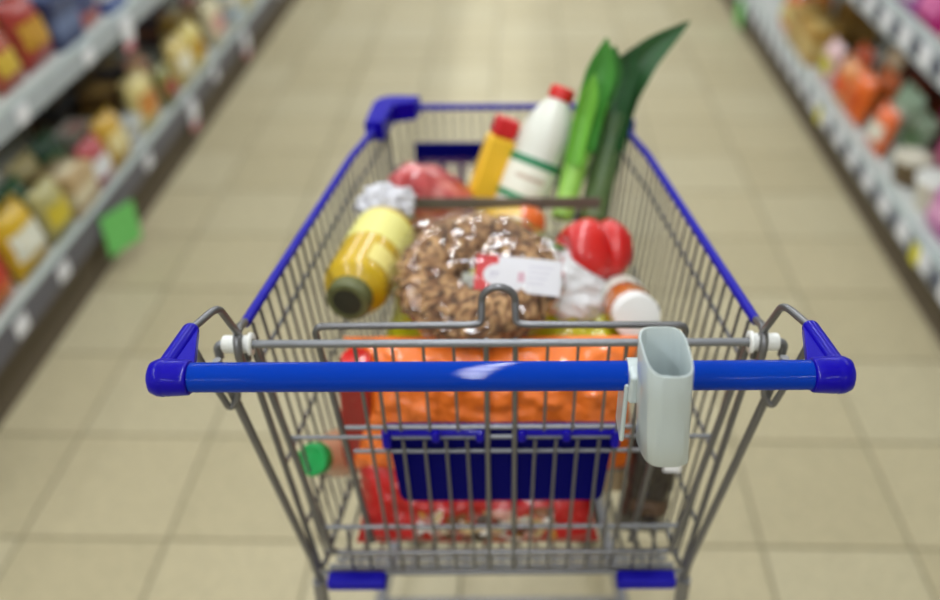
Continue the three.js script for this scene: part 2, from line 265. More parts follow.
for (const key of Object.keys(goods)) {
  const [side, y, where, rows] = goods[key];
  const list = rows.map(r => { const k = KIND[r[2]], s = (r[7] *= 1.15), p = seenAt(r[0], r[1], y + k[2] * s * 0.6); return { r, x: p.x, z: p.z, hx: k[1] * s / 2 + 0.006, hz: k[0] * s / 2 + 0.004 }; });
  const front = (side < 0 ? AISLE_L : AISLE_R) - side * 0.008, back = (side < 0 ? AISLE_L : AISLE_R) + side * 0.57;
  for (let it = 0; it < 300; it++) {                                  // let neighbours settle apart
    for (let a = 0; a < list.length; a++) for (let b = a + 1; b < list.length; b++) {
      const A = list[a], B = list[b], ox = A.hx + B.hx - Math.abs(A.x - B.x), oz = A.hz + B.hz - Math.abs(A.z - B.z);
      if (ox <= 0 || oz <= 0) continue;
      if (ox < oz) { const d = (A.x < B.x ? -1 : 1) * ox * 0.26; A.x += d; B.x -= d; } else { const d = (A.z < B.z ? -1 : 1) * oz * 0.26; A.z += d; B.z -= d; }
    }
    for (const o of list) { const lo = Math.min(front, back) + o.hx, hi = Math.max(front, back) - o.hx; o.x = Math.min(hi, Math.max(lo, o.x)); }
  }
  const base = y === 0.2 ? 0.2 : 0.63;
  for (const { r, x, z } of list) {
    const [, , kind, cw, col, aw, acc, s] = r;
    const what = { pouch: `${cw} food pouch with ${aw} printed band`, box: `${cw} grocery box with ${aw} band`, tub: `${cw} round tub with ${aw} lid` }[kind];
    const g = thing({ pouch: 'food_pouch', box: 'grocery_box', tub: 'food_tub' }[kind], `${what} ${where}`, kind, V(x, base + 0.0006, z), { lowLeft: 'goods above the dark rail', highLeft: 'goods on the raised shelf above the dark rail', lowRight: 'goods above the pale rail', highRight: 'goods on the raised shelf above the pale rail' }[key]);
    g.scale.setScalar(s); g.rotation.y = -side * Math.PI / 2;
    const c = phys(col, 0.4, { clearcoat: kind === 'box' ? 0 : 0.35, clearcoatRoughness: 0.25 }), a = phys(acc, 0.45, {});
    if (kind === 'pouch') { const pg = pouchGeo[Math.floor(rnd() * 3)]; for (const [n, q, m] of [['bag', pg[0], c], ['printed_band', pg[1], a]]) { const o = mesh(n, q, m, g); o.rotation.x = -0.22; o.position.set(0, 0.002, 0.016); } }
    else if (kind === 'box') { mesh('carton', boxGeo.clone().translate(0, 0.065, 0), c, g); mesh('band', boxBand.clone().translate(0, 0.06, 0), a, g); mesh('top_label', boxTop.clone().translate(0, 0.1305, 0), a, g); }
    else { mesh('tub', tubGeo, a, g); mesh('lid', tubLid, c, g); }
  }
}

// ------------------------------------------------------------------ the trolley (built in its own frame, then turned)
const cart = thing('shopping_cart', 'wire shopping trolley with blue handle and rails, loaded with groceries', 'shopping cart', P(0, 0, 1.0));
cart.userData.group = undefined; delete cart.userData.group;
const CO = V(0, 0, 1.0);                                              // cart meshes are written in camera-foot coordinates, then moved to the base
const cm = (name, geo, mat, parent = cart) => mesh(name, geo.translate(CO.x, CO.y, CO.z), mat, parent);
const HB = P(0, 0.9976, 0.552);                                       // handle axis
// handle bar and its end caps
cm('handle_bar', new THREE.CylinderGeometry(0.0122, 0.0122, 0.52, 32).rotateZ(Math.PI / 2).translate(0, HB.y, HB.z), M.bar);
for (const s of [-1, 1]) {
  const prof = [[0, 0.2848], [0.008, 0.2843], [0.0128, 0.282], [0.0152, 0.277], [0.0157, 0.272], [0.0145, 0.2705], [0.0154, 0.269], [0.0148, 0.258], [0.0144, 0.2525], [0.0130, 0.2505], [0, 0.2505]];
  const body = lathe(s > 0 ? prof.slice().reverse() : prof.slice().reverse(), 28).rotateZ(-s * Math.PI / 2).translate(0, HB.y, HB.z);
  const tip = P(s * 0.2685, 0.9976, 0.614), out = P(s * 0.2765, 0.9976, 0.556);
  const ridge = bend([out, tip], 0.0075, 0.01, 16), knob = new THREE.SphereGeometry(0.0075, 16, 12).translate(tip.x, tip.y, tip.z);
  const sh = new THREE.Shape(); sh.moveTo(s * 0.276, 0.556); sh.lineTo(s * 0.268, 0.614); sh.lineTo(s * 0.2625, 0.613); sh.lineTo(s * 0.2525, 0.566); sh.lineTo(s * 0.2525, 0.556); sh.closePath();
  const web = new THREE.ExtrudeGeometry(sh, { depth: 0.006, bevelEnabled: true, bevelSize: 0.0012, bevelThickness: 0.0012, bevelSegments: 2 }).rotateX(-Math.PI / 2).translate(0, 0.9976 - 0.004, 0);
  const c = cm('handle_cap', body, M.cap);
  cm('cap_arm', mergeGeometries([ridge, knob].map(g => g.toNonIndexed())), M.cap, c); cm('cap_web', web, M.cap, c);
  cm('handle_arm', bend([P(s * 0.2695, 0.9976, 0.615), P(s * 0.2545, 0.9976, 0.651), P(s * 0.2525, 0.935, 0.686), P(s * 0.251, 0.905, 0.69)], 0.0036, 0.012), M.wire);
  // rear leg: from under the arm to the basket foot, then down to the castor
  cm('rear_leg', bend([P(s * 0.274, 0.922, 0.668), P(s * 0.2235, 0.57, 0.695), P(s * 0.2235, 0.46, 0.69), P(s * 0.24, 0.15, 0.66)], 0.0045, 0.03), M.wire);
  cm('leg_sleeve', bend([P(s * 0.2235, 0.555, 0.6935), P(s * 0.2235, 0.46, 0.69), P(s * 0.24, 0.14, 0.66)], 0.0085, 0.03, 12), M.tubeMetal);
  cm('bumper', rbox(0.072, 0.017, 0.02, 0.005).translate(s * 0.176, 0.5595, -0.6895), M.rail);
  const bush = cm('bushing', lathe([[0.0055, 0.241], [0.0112, 0.241], [0.0112, 0.2445], [0.0088, 0.2455], [0.0088, 0.2685], [0.0078, 0.27], [0.0055, 0.27]], 24).rotateZ(-s * Math.PI / 2).translate(0, 0.93, -0.6827), M.whitePlastic);
}
cm('pivot_rod', bend([P(-0.2755, 0.914, 0.6815), P(-0.2765, 0.93, 0.6827), P(0.2765, 0.93, 0.6827), P(0.2755, 0.914, 0.6815)], 0.0042, 0.007), M.rod);
for (const s of [-1, 1]) cm('hook', bend([P(s * 0.288, 0.957, 0.652), P(s * 0.2805, 0.902, 0.661), P(s * 0.2705, 0.862, 0.664), P(s * 0.2605, 0.875, 0.667), P(s * 0.262, 0.892, 0.669)], 0.0036, 0.008), M.wire);
// blue top rails
const railPath = s => [P(s * 0.2566, 0.93, 0.717), P(s * 0.21, 0.905, 1.1456), P(s * 0.194, 0.904, 1.215), P(s * 0.184, 0.902, 1.29)];
for (const s of [-1, 1]) {
  cm('top_rail', bend(railPath(s), 0.0052, 0.02, 12), M.rail);
  cm('rail_end', bend([P(s * 0.2566, 0.93, 0.72), P(s * 0.2555, 0.942, 0.694), P(s * 0.252, 0.943, 0.671), P(s * 0.2515, 0.92, 0.667), P(s * 0.2505, 0.893, 0.688)], 0.0042, 0.012), M.wire);
}
cm('top_rail', bend([P(-0.184, 0.902, 1.28), P(-0.18, 0.902, 1.329), P(0.18, 0.902, 1.329), P(0.184, 0.902, 1.28)], 0.0052, 0.02, 12), M.rail);
for (const s of [-1, 1]) {
  const sh = new THREE.Shape(); sh.moveTo(s * 0.2, 1.245); sh.lineTo(s * 0.196, 1.315); sh.quadraticCurveTo(s * 0.192, 1.343, s * 0.165, 1.343); sh.lineTo(s * 0.13, 1.341); sh.lineTo(s * 0.135, 1.322); sh.lineTo(s * 0.168, 1.312); sh.lineTo(s * 0.178, 1.245); sh.closePath();
  cm('corner_cap', new THREE.ExtrudeGeometry(sh, { depth: 0.026, bevelEnabled: true, bevelSize: 0.003, bevelThickness: 0.003, bevelSegments: 3 }).rotateX(-Math.PI / 2).translate(0, 0.887, 0), M.cap);
}
// wire walls of the basket
const lerp3 = (a, b, t) => a.clone().lerp(b, t);
function onPath(pts, t) { const L = pts.slice(1).map((p, i) => p.distanceTo(pts[i])), sum = L.reduce((a, b) => a + b, 0); let d = t * sum; for (let i = 0; i < L.length; i++) { if (d <= L[i] || i === L.length - 1) return lerp3(pts[i], pts[i + 1], Math.min(1, d / L[i])); d -= L[i]; } }
const BR = s => P(s * 0.2205, 0.562, 0.7), BF = s => P(s * 0.15, 0.6, 1.22);
for (const s of [-1, 1]) {
  const top = [P(s * 0.2545, 0.926, 0.7), ...railPath(s).slice(1, 3), P(s * 0.182, 0.9, 1.322)], low = [BR(s), BF(s)];
  const panel = cm('side_panel', bend([P(s * 0.2505, 0.9, 0.69), P(s * 0.2205, 0.562, 0.7), P(s * 0.15, 0.6, 1.22), P(s * 0.181, 0.9, 1.322)], 0.0036, 0.02), M.wire);
  for (let i = 1; i < 25; i++) cm('wire', rod(onPath(top, i / 25), onPath(low, i / 25), 0.0019, 6), M.wire, panel);
  for (const f of [0.13, 0.5, 0.78]) cm('cross_wire', bend([0, 0.3, 0.7, 0.8, 0.9, 1].map(t => { const p = onPath(top, t).lerp(onPath(low, t), f); p.x += s * 0.003; return p; }), 0.0025, 0.004, 8), M.wire, panel);
}
const frontPanel = cm('front_panel', bend([P(-0.181, 0.9, 1.325), P(-0.15, 0.6, 1.223), P(0.15, 0.6, 1.223), P(0.181, 0.9, 1.325)], 0.0034, 0.02), M.wire);
for (let i = 1; i < 24; i++) { const u = i / 12 - 1; cm('wire', rod(P(u * 0.179, 0.9, 1.327), P(u * 0.149, 0.6, 1.223), 0.0019, 6), M.wire, frontPanel); }
for (const f of [0.3, 0.65]) cm('cross_wire', rod(P(-0.181 + 0.031 * f, 0.9 - 0.3 * f, 1.331 - 0.104 * f), P(0.181 - 0.031 * f, 0.9 - 0.3 * f, 1.331 - 0.104 * f), 0.0025), M.wire, frontPanel);
const fp = cm('advert_frame', rbox(0.272, 0.036, 0.008, 0.003).translate(0, 0.838, -1.2965), M.plate);
cm('frame_foot', rbox(0.272, 0.02, 0.008, 0.003).rotateX(0).translate(0, 0.672, -1.239), M.plate, fp);
for (let i = -4; i <= 4; i++) cm('frame_rib', rod(P(i * 0.031, 0.825, 1.292), P(i * 0.031, 0.672, 1.24), 0.0034, 8), M.plate, fp);
const bottom = cm('bottom_panel', bend([BR(-1), BR(1)], 0.004, 0.01), M.wire);
for (let i = 1; i < 20; i++) { const u = i / 10 - 1; cm('wire', rod(P(u * 0.22, 0.562, 0.7), P(u * 0.149, 0.6, 1.22), 0.0021, 6), M.wire, bottom); }
for (const f of [0.06, 0.28, 0.52, 0.76]) cm('cross_wire', rod(lerp3(BR(-1), BF(-1), f).setY(0.558 + 0.038 * f), lerp3(BR(1), BF(1), f).setY(0.558 + 0.038 * f), 0.0028), M.wire, bottom);
// hinged rear gate
const GD = y => 0.6885 + (0.93 - y) * 0.022;                          // plane of the gate
const G = (x, y, off = 0) => P(x, y, GD(y) + off);
const gate = cm('rear_gate', bend([G(-0.243, 0.922), G(-0.203, 0.604), G(0.203, 0.604), G(0.243, 0.922)], 0.0038, 0.014), M.wire);
for (const [y, w, r] of [[0.8065, 0.166, 0.0026], [0.792, 0.226, 0.0024], [0.771, 0.16, 0.0024], [0.645, 0.207, 0.0028], [0.585, 0.2, 0.0028], [0.572, 0.21, 0.003]]) cm('cross_wire', rod(G(-w, y, 0.005), G(w, y, 0.005), r), M.rod, gate);
for (const s of [-1, 1]) {
  cm('wire', rod(G(s * 0.0144, 0.93), G(s * 0.0144, 0.575), 0.0029), M.wire, gate);
  for (const x of [0.0465, 0.0765, 0.107]) cm('wire', rod(G(s * x, 0.926), G(s * (x - 0.001), 0.8065), 0.0017, 6), M.wire, gate);
  for (const x of [0.0365, 0.059, 0.082, 0.105]) cm('wire', rod(G(s * x, 0.792), G(s * (x - 0.004), 0.575), 0.0019, 6), M.wire, gate);
  for (const [x, y] of [[0.124, 0.12], [0.144, 0.132]]) cm('wire', rod(G(s * x, 0.926), G(s * y, 0.575), 0.0022, 6), M.wire, gate);
  for (const x of [0.158, 0.18]) cm('wire', rod(G(s * x, 0.645), G(s * x, 0.572), 0.0021, 6), M.wire, gate);
}
// folded child seat behind the gate: hooped back wire and blue leg plate
const arch = [];
for (let i = 0; i <= 10; i++) { const a = Math.PI - i / 10 * Math.PI; arch.push(P(Math.cos(a) * 0.0165 - 0.002, 0.957 + Math.sin(a) * 0.0165, 0.716)); }
const seat = cm('child_seat_frame', bend([P(-0.157, 0.6, 0.716), P(-0.1845, 0.936, 0.703), P(-0.03, 0.936, 0.7045), P(-0.019, 0.9365, 0.7065), ...arch, P(0.015, 0.9365, 0.7065), P(0.026, 0.936, 0.7045), P(0.1845, 0.936, 0.703), P(0.157, 0.6, 0.716)], 0.0037, 0.011), M.wire);
const plateGeo = (() => {
  const w0 = 0.122, w1 = 0.115, sh = new THREE.Shape(); sh.moveTo(-w0, 0.798); sh.lineTo(w0, 0.798); sh.lineTo(w1, 0.7); sh.quadraticCurveTo(w1, 0.686, w1 - 0.01, 0.686); sh.lineTo(-w1 + 0.01, 0.686); sh.quadraticCurveTo(-w1, 0.686, -w1, 0.7); sh.closePath();
  return new THREE.ExtrudeGeometry(sh, { depth: 0.006, bevelEnabled: true, bevelSize: 0.0015, bevelThickness: 0.0015, bevelSegments: 2 }).translate(0, 0, -0.7105);
})();
const plate = cm('seat_plate', plateGeo, M.plate, seat);
for (const s of [-1, 1]) {
  cm('hinge_sleeve', new THREE.CylinderGeometry(0.0062, 0.0062, 0.1, 14).rotateZ(Math.PI / 2).translate(s * 0.07, 0.799, -0.6985), M.cap, seat);
  for (const x of [0.0225, 0.07, 0.1225]) cm('hinge_clip', rbox(0.01, x > 0.1 ? 0.026 : 0.016, 0.016, 0.004).translate(s * x, x > 0.1 ? 0.793 : 0.797, -0.6965), M.cap, seat);
}
// holder clamped on the handle: an open slanted cup
const holder = (() => {
  const N = 40, T0 = 0.0022;
  const sec = (t) => { const c = Math.cos(t), s = Math.sin(t), e = 0.55; return [Math.sign(c) * Math.pow(Math.abs(c), e), Math.sign(s) * Math.pow(Math.abs(s), e)]; };
  // rings: [y front, y back, centre x, centre d, half width, half depth]
  const rings = [], add = (yf, yb, x, d, w, h) => rings.push([yf, yb, x, d, w, h]);
  add(0.948, 0.948, 0.13, 0.5165, 0.004, 0.004); add(0.948, 0.948, 0.13, 0.5165, 0.0165, 0.018); add(0.951, 0.951, 0.13, 0.5165, 0.0187, 0.0202);
  add(0.98, 0.98, 0.1275, 0.5155, 0.0185, 0.0215); add(1.02, 1.02, 0.1245, 0.515, 0.0182, 0.0235); add(1.046, 1.055, 0.1225, 0.5145, 0.018, 0.025); add(1.0478, 1.0568, 0.1225, 0.5145, 0.0174, 0.0244);
  add(1.0478, 1.0568, 0.1225, 0.5145, 0.0165, 0.0235); add(1.046, 1.055, 0.1225, 0.5145, 0.0159, 0.0229); add(1.0, 1.0, 0.126, 0.515, 0.0158, 0.0205); add(0.957, 0.957, 0.13, 0.5165, 0.0155, 0.0165); add(0.957, 0.957, 0.13, 0.5165, 0.003, 0.003);
  const pos = [], idx = [];
  for (const [yf, yb, x, d, w, h] of rings) for (let i = 0; i < N; i++) { const [c, s] = sec(i / N * 2 * Math.PI); pos.push(x + c * w * (1 + 0.05 * s) - 0.0022 * s, yf + (yb - yf) * (s + 1) / 2 , -(d + s * h)); }
  for (let r = 0; r < rings.length - 1; r++) for (let i = 0; i < N; i++) { const a = r * N + i, b = r * N + (i + 1) % N, c = a + N, e = b + N; idx.push(a, b, c, b, e, c); }
  const g = new THREE.BufferGeometry(); g.setAttribute('position', new THREE.Float32BufferAttribute(pos, 3)); g.setIndex(idx); g.computeVertexNormals();
  const q = toCreasedNormals(g, 0.7); q.setAttribute('uv', new THREE.Float32BufferAttribute(new Float32Array(q.attributes.position.count * 2), 2)); return q;
})();
const cup = cm('handle_holder', holder, M.holder); cup.userData.label = 'pale grey plastic cup clamped on the handle';
cm('clamp', mergeGeometries([new THREE.CylinderGeometry(0.0148, 0.0148, 0.034, 28).rotateZ(Math.PI / 2).translate(0.1185, HB.y, HB.z).toNonIndexed(), rbox(0.034, 0.028, 0.02, 0.003).translate(0.1185, HB.y, -0.5425).toNonIndexed()]), M.holder, cup);
cm('clamp_flange', rbox(0.004, 0.062, 0.03, 0.002).translate(0.1005, 0.968, -0.553), M.holder, cup);
// underframe and castors
cm('chassis', bend([P(-0.24, 0.15, 0.62), P(-0.17, 0.2, 1.27), P(0.17, 0.2, 1.27), P(0.24, 0.15, 0.62)], 0.01, 0.06, 12), M.tubeMetal);
for (const f of [0.15, 0.5, 0.85]) cm('chassis_bar', rod(P(-0.235 + 0.06 * f, 0.155 + 0.045 * f, 0.64 + 0.6 * f), P(0.235 - 0.06 * f, 0.155 + 0.045 * f, 0.64 + 0.6 * f), 0.006, 10), M.tubeMetal);
for (const s of [-1, 1]) cm('front_strut', bend([P(s * 0.15, 0.597, 1.2), P(s * 0.16, 0.5, 1.05), P(s * 0.185, 0.195, 1.16)], 0.009, 0.08, 12), M.tubeMetal);
for (const s of [-1, 1]) for (const [x, d, y] of [[0.238, 0.66, 0.15], [0.172, 1.24, 0.19]]) {
  const c = cm('castor', mergeGeometries([new THREE.CylinderGeometry(0.014, 0.014, y - 0.115, 14).translate(s * x, 0.115 + (y - 0.115) / 2, -d), rbox(0.044, 0.006, 0.05, 0.002).translate(s * x, 0.113, -d), rbox(0.004, 0.075, 0.034, 0.0015).translate(s * x - 0.02, 0.08, -d + 0.012), rbox(0.004, 0.075, 0.034, 0.0015).translate(s * x + 0.02, 0.08, -d + 0.012)].map(g => g.index ? g.toNonIndexed() : g)), M.tubeMetal);
  cm('wheel', lathe([[0.006, -0.014], [0.045, -0.014], [0.05, -0.009], [0.05, 0.009], [0.045, 0.014], [0.006, 0.014], [0.006, -0.014]], 28).rotateZ(Math.PI / 2).translate(s * x, 0.0502, -d + 0.014), M.tyre, c);
}
inCart(cart);

// ------------------------------------------------------------------ groceries in the basket
const glossy = (c, r = 0.25) => phys(c, r, { clearcoat: 0.8, clearcoatRoughness: 0.08 });
function item(name, label, cat, a, b, roll = 0) { const g = thing(name, label, cat, a); if (b) toward(g, a, b, roll); return g; }
{ // red bag with printed food pictures, leaning at the bottom of the gate
  const g = item('food_bag', 'red snack bag with printed food pictures behind the gate wires', 'bag', P(-0.03, 0.57, 0.74), P(-0.03, 0.69, 0.795));
  mesh('bag', pillow(0.305, 0.125, 0.06, { lump: 0.008, freq: 34, key: 3, n: 36 }), glossy('#c80e10', 0.3), g);
  const pic = canvas(512, 160, (x, w, h) => {
    x.fillStyle = '#b8281c'; x.fillRect(0, 0, w, h);
    const cols = ['#d9c6a8', '#8c5a34', '#e8e0d4', '#6a4a34', '#c98a3c', '#f0e8e0', '#a8685c', '#4c3826', '#cdb07c', '#d8a090'];
    let q = 77; const R = () => { q = (q * 16807) % 2147483647; return q / 2147483647; };
    for (let i = 0; i < 90; i++) { x.fillStyle = cols[Math.floor(R() * cols.length)]; x.beginPath(); x.ellipse(R() * w, 12 + R() * (h - 24), 12 + R() * 26, 10 + R() * 18, R() * 3, 0, 7); x.fill(); }
  });
  mesh('printed_picture', pillow(0.305, 0.125, 0.06, { lump: 0.008, freq: 34, key: 3, n: 30, front: [-0.5, 0.66, -0.9, -0.1], lift: 0.0012 }), std('#fff', 0.35, { map: pic }), g);
  inCart(g);
}
{ // orange bag above it
  const g = item('carrot_bag', 'large shiny orange bag standing above the red bag', 'bag', P(-0.01, 0.656, 0.782), P(-0.01, 0.84, 0.848));
  mesh('bag', pillow(0.355, 0.172, 0.085, { lump: 0.006, freq: 44, key: 9, n: 72, seal: 0.02, pow: 0.42 }), phys('#ff7e24', 0.45, { clearcoat: 0.8, clearcoatRoughness: 0.05 }), g);
  inCart(g);
}
{ // small red carton to the left of the orange bag
  const g = item('sauce_carton', 'slim dark red carton with bright red cap beside the orange bag', 'carton', P(-0.178, 0.66, 0.80), P(-0.166, 0.83, 0.80));
  mesh('carton', rbox(0.036, 0.135, 0.04, 0.004).translate(0, 0.068, 0), glossy('#a80e10', 0.3), g);
  mesh('cap', lathe([[0, 0.135], [0.017, 0.135], [0.018, 0.138], [0.018, 0.158], [0.016, 0.161], [0, 0.161]], 20), glossy('#d81a14', 0.35), g);
  inCart(g);
}
{ // drink bottle with green cap, cap toward the viewer
  const a = seen(311, 460, 0.752), b = a.clone().sub(V(0, EYE, 0)).normalize().add(V(0.42, 0.14, 0));
  const dir = b.normalize(), base = a.clone().addScaledVector(dir, 0.2);
  const g = item('juice_bottle', 'lying bottle of pinkish drink with round green cap by the side wires', 'bottle', base, a);
  mesh('bottle', lathe([[0, 0], [0.026, 0], [0.031, 0.005], [0.031, 0.11], [0.029, 0.135], [0.017, 0.17], [0.0155, 0.185], [0, 0.186]], 28), phys('#d9a07c', 0.25, { clearcoat: 0.6 }), g);
  mesh('label', lathe([[0.0313, 0.03], [0.0318, 0.031], [0.0318, 0.1], [0.0313, 0.101]], 28), std('#c8563c', 0.5), g);
  mesh('cap', lathe([[0.016, 0.18], [0.0195, 0.181], [0.0198, 0.196], [0.0185, 0.2], [0.0145, 0.2], [0.014, 0.1985], [0, 0.1985]], 28), std('#10a04c', 0.45), g);
  inCart(g);
}
{ // dark pack with a painted white glint, right
  const g = item('coffee_pack', 'dark brown coffee pack with painted white glint in the basket corner', 'bag', P(0.173, 0.574, 0.752), P(0.185, 0.74, 0.762));
  mesh('bag', pillow(0.066, 0.165, 0.055, { lump: 0.005, freq: 50, key: 5, n: 22 }), glossy('#241a16', 0.35), g);
  mesh('seal', rbox(0.02, 0.012, 0.003, 0.001, 1).rotateX(-0.2).translate(0.016, 0.134, 0.028), std('#f0f0f0', 0.3), g);  // white chip standing in for a glint on the dark pack
  mesh('label', pillow(0.066, 0.165, 0.055, { lump: 0.005, freq: 50, key: 5, n: 12, front: [-0.7, 0.7, -0.3, -0.05], lift: 0.001 }), std('#5c4634', 0.5), g);
  inCart(g);
}
{ // beige carton beside it
  const g = item('beige_carton', 'small beige carton with grey stripe between red bag and coffee pack', 'carton', P(0.14, 0.586, 0.885), P(0.14, 0.7, 0.885));
  mesh('carton', rbox(0.05, 0.075, 0.14, 0.004).translate(0, 0.0385, 0.01), std('#c8b490', 0.7), g);
  mesh('stripe', rbox(0.0504, 0.025, 0.1404, 0.004).translate(0, 0.05, 0.01), std('#8a8884', 0.6), g);
  inCart(g);
}
{ // brown box under the upper layer
  const g = item('packing_box', 'brown cardboard box at the bottom of the loaded trolley', 'box', P(-0.008, 0.5985, 1.04), null);
  mesh('carton', rbox(0.2, 0.14, 0.22, 0.004).translate(0, 0.07, 0), std('#ffffff', 0.85, { map: speckle('#a98a5e', 0.05, 4, 9) }), g);
  mesh('tape', rbox(0.05, 0.001, 0.222, 0.0004, 1).translate(0, 0.1405, 0), phys('#b89a60', 0.3, {}), g);
  inCart(g);
}
{ // lime yellow bag under the ring cake
  const g = item('lime_bag', 'yellow-green salad bag lying under the ring cake', 'bag', P(0.005, 0.776, 0.862), P(0.005, 0.782, 1.05));
  mesh('bag', pillow(0.31, 0.21, 0.06, { lump: 0.01, freq: 40, key: 15, n: 40 }), glossy('#c4c41a', 0.3), g);
  mesh('white_panel', pillow(0.31, 0.21, 0.06, { lump: 0.01, freq: 40, key: 15, n: 24, front: [-0.66, -0.2, -0.95, 0.2], lift: 0.0012 }), std('#d8dad2', 0.4), g);
  inCart(g);
}
{ // ring cake in clear film
  const c = seen(478, 284, 0.9); c.y -= 0.014;
  const g = item('ring_cake', 'brown nut-crusted ring cake in clear film with red and white label', 'cake', c, null);
  g.rotation.x = 0.26;
  const tor = new THREE.TorusGeometry(0.061, 0.037, 40, 120).rotateX(Math.PI / 2), p = tor.attributes.position, v = V(), cc = V();
  for (let i = 0; i < p.count; i++) {
    v.fromBufferAttribute(p, i); const a = Math.atan2(v.z, v.x); cc.set(Math.cos(a) * 0.061, 0, Math.sin(a) * 0.061);
    const d = v.clone().sub(cc), k = 1 + 0.16 * nz(v.x * 85, v.y * 85, v.z * 85, 3) + 0.1 * nz(v.x * 210, v.y * 210, v.z * 210, 2);
    d.multiplyScalar(k); d.y *= 0.78; v.copy(cc).add(d); p.setXYZ(i, v.x, v.y + 0.028, v.z);
  }
  tor.computeVertexNormals();
  const dark = new THREE.Color('#3c2110'), mid = new THREE.Color('#7c5230'), pale = new THREE.Color('#c0986a');
  tint(tor, (col, x, y, z) => { const n = nz(x * 130 + 4, y * 130, z * 130, 3); col.copy(mid); n < 0 ? col.lerp(dark, Math.min(1, -n * 3)) : col.lerp(pale, Math.min(1, n * 2.6)); });
  mesh('cake', tor, std('#ffffff', 0.75, { vertexColors: true }), g);
  const wrap = blob(0.107, 0.04, 0.105, 0.14, 2.4, 2.2, 36).translate(0, 0.034, 0);
  mesh('film', wrap, film, g);
  const lab = canvas(420, 180, (x, w, h) => {
    x.fillStyle = '#e01c24'; x.fillRect(0, 0, w, h); x.fillStyle = '#f4f2f8'; x.fillRect(110, 0, w - 110, h);
    x.beginPath(); x.ellipse(110, h * 0.55, 70, h * 0.32, 0, 0, 7); x.fill();
    x.fillStyle = '#e8b8c8'; x.fillRect(210, 76, 34, 50); x.fillStyle = '#d4cfe0'; for (let i = 0; i < 4; i++) x.fillRect(260, 40 + i * 28, 120 - i * 14, 6);
    x.fillStyle = '#c6c0d6'; x.fillRect(70, 84, 50, 8); x.fillRect(70, 104, 40, 6);
  });
  const lp = seen(518, 275, 0.858), up = lp.clone(); 
  const l = mesh('label', new THREE.PlaneGeometry(0.1, 0.043, 12, 4), std('#dcdcdc', 0.4, { map: lab, side: THREE.DoubleSide }), g);
  { const q = l.geometry.attributes.position; for (let i = 0; i < q.count; i++) q.setZ(i, -0.9 * q.getX(i) ** 2 + 0.001); l.geometry.computeVertexNormals(); }
  g.updateMatrix(); l.position.copy(lp.applyMatrix4(g.matrix.clone().invert()));
  l.rotation.set(-Math.PI / 2 + 0.42, 0, 0, 'YXZ'); l.rotateZ(-0.1);
  inCart(g);
}
{ // jar with dark lid pointing to the viewer
  const lid = seen(348, 301, 0.86), bot = seen(387, 230, 1.02);
  const g = item('pickle_jar', 'lying jar of yellow preserves with pale label and blackish lid', 'jar', bot, lid);
  const L = bot.distanceTo(lid) + 0.004, r = 0.0405;
  mesh('jar', lathe([[0, 0], [r * 0.8, 0], [r * 0.96, 0.004], [r, 0.012], [r, L * 0.78], [r * 0.92, L * 0.84], [r * 0.58, L * 0.89], [r * 0.58, L * 0.9], [0, L * 0.9]], 36), phys('#c4a216', 0.3, { clearcoat: 0.35, clearcoatRoughness: 0.1 }), g);
  mesh('label', lathe([[r + 0.0002, L * 0.08], [r + 0.0007, L * 0.085], [r + 0.0007, L * 0.42], [r + 0.0002, L * 0.425]], 36), std('#dcd67e', 0.5), g);
  mesh('label', new THREE.CylinderGeometry(r + 0.0008, r + 0.0008, L * 0.2, 16, 1, true, 1.0, 1.6).translate(0, L * 0.64, 0), std('#e0d27a', 0.5, { side: THREE.DoubleSide }), g);
  mesh('lid', lathe([[r * 0.58, L * 0.885], [r * 0.66, L * 0.89], [r * 0.66, L * 0.985], [r * 0.61, L], [r * 0.46, L], [r * 0.43, L * 0.99], [0, L * 0.99]], 32), std('#5c6038', 0.5), g);
  mesh('lid_disc', new THREE.CylinderGeometry(r * 0.43, r * 0.43, 0.002, 28).translate(0, L * 0.995, 0), std('#26281c', 0.5), g);
  inCart(g);
}
{ // meat pack
  const c = seen(430, 194, 1.142); c.y -= 0.016;
  const g = item('meat_pack', 'pink piece of meat in clear wrapped tray behind the jar', 'meat', c, null);
  g.rotation.set(0.35, 0.1, -0.1);
  mesh('tray', new RoundedBoxGeometry(0.13, 0.026, 0.085, 3, 0.01).translate(0, -0.014, 0), std('#7a1f18', 0.5), g);
  const meat = blob(0.066, 0.045, 0.046, 0.14, 2.0, 6.1, 22); { const p = meat.attributes.position; for (let i = 0; i < p.count; i++) { const x = p.getX(i); p.setY(i, p.getY(i) * (1 - 0.5 * x / 0.062) + 0.014 - x * 0.18); } meat.computeVertexNormals(); }
  tint(meat, (col, x, y, z) => { const n = nz(x * 40, y * 40, z * 40, 3); col.set('#c04a4c').lerp(new THREE.Color(n > 0 ? '#e39a98' : '#98262a'), Math.min(1, Math.abs(n) * 1.6)); });
  mesh('meat', meat, phys('#ffffff', 0.3, { vertexColors: true, clearcoat: 0.6, clearcoatRoughness: 0.1 }), g);
  inCart(g);
}
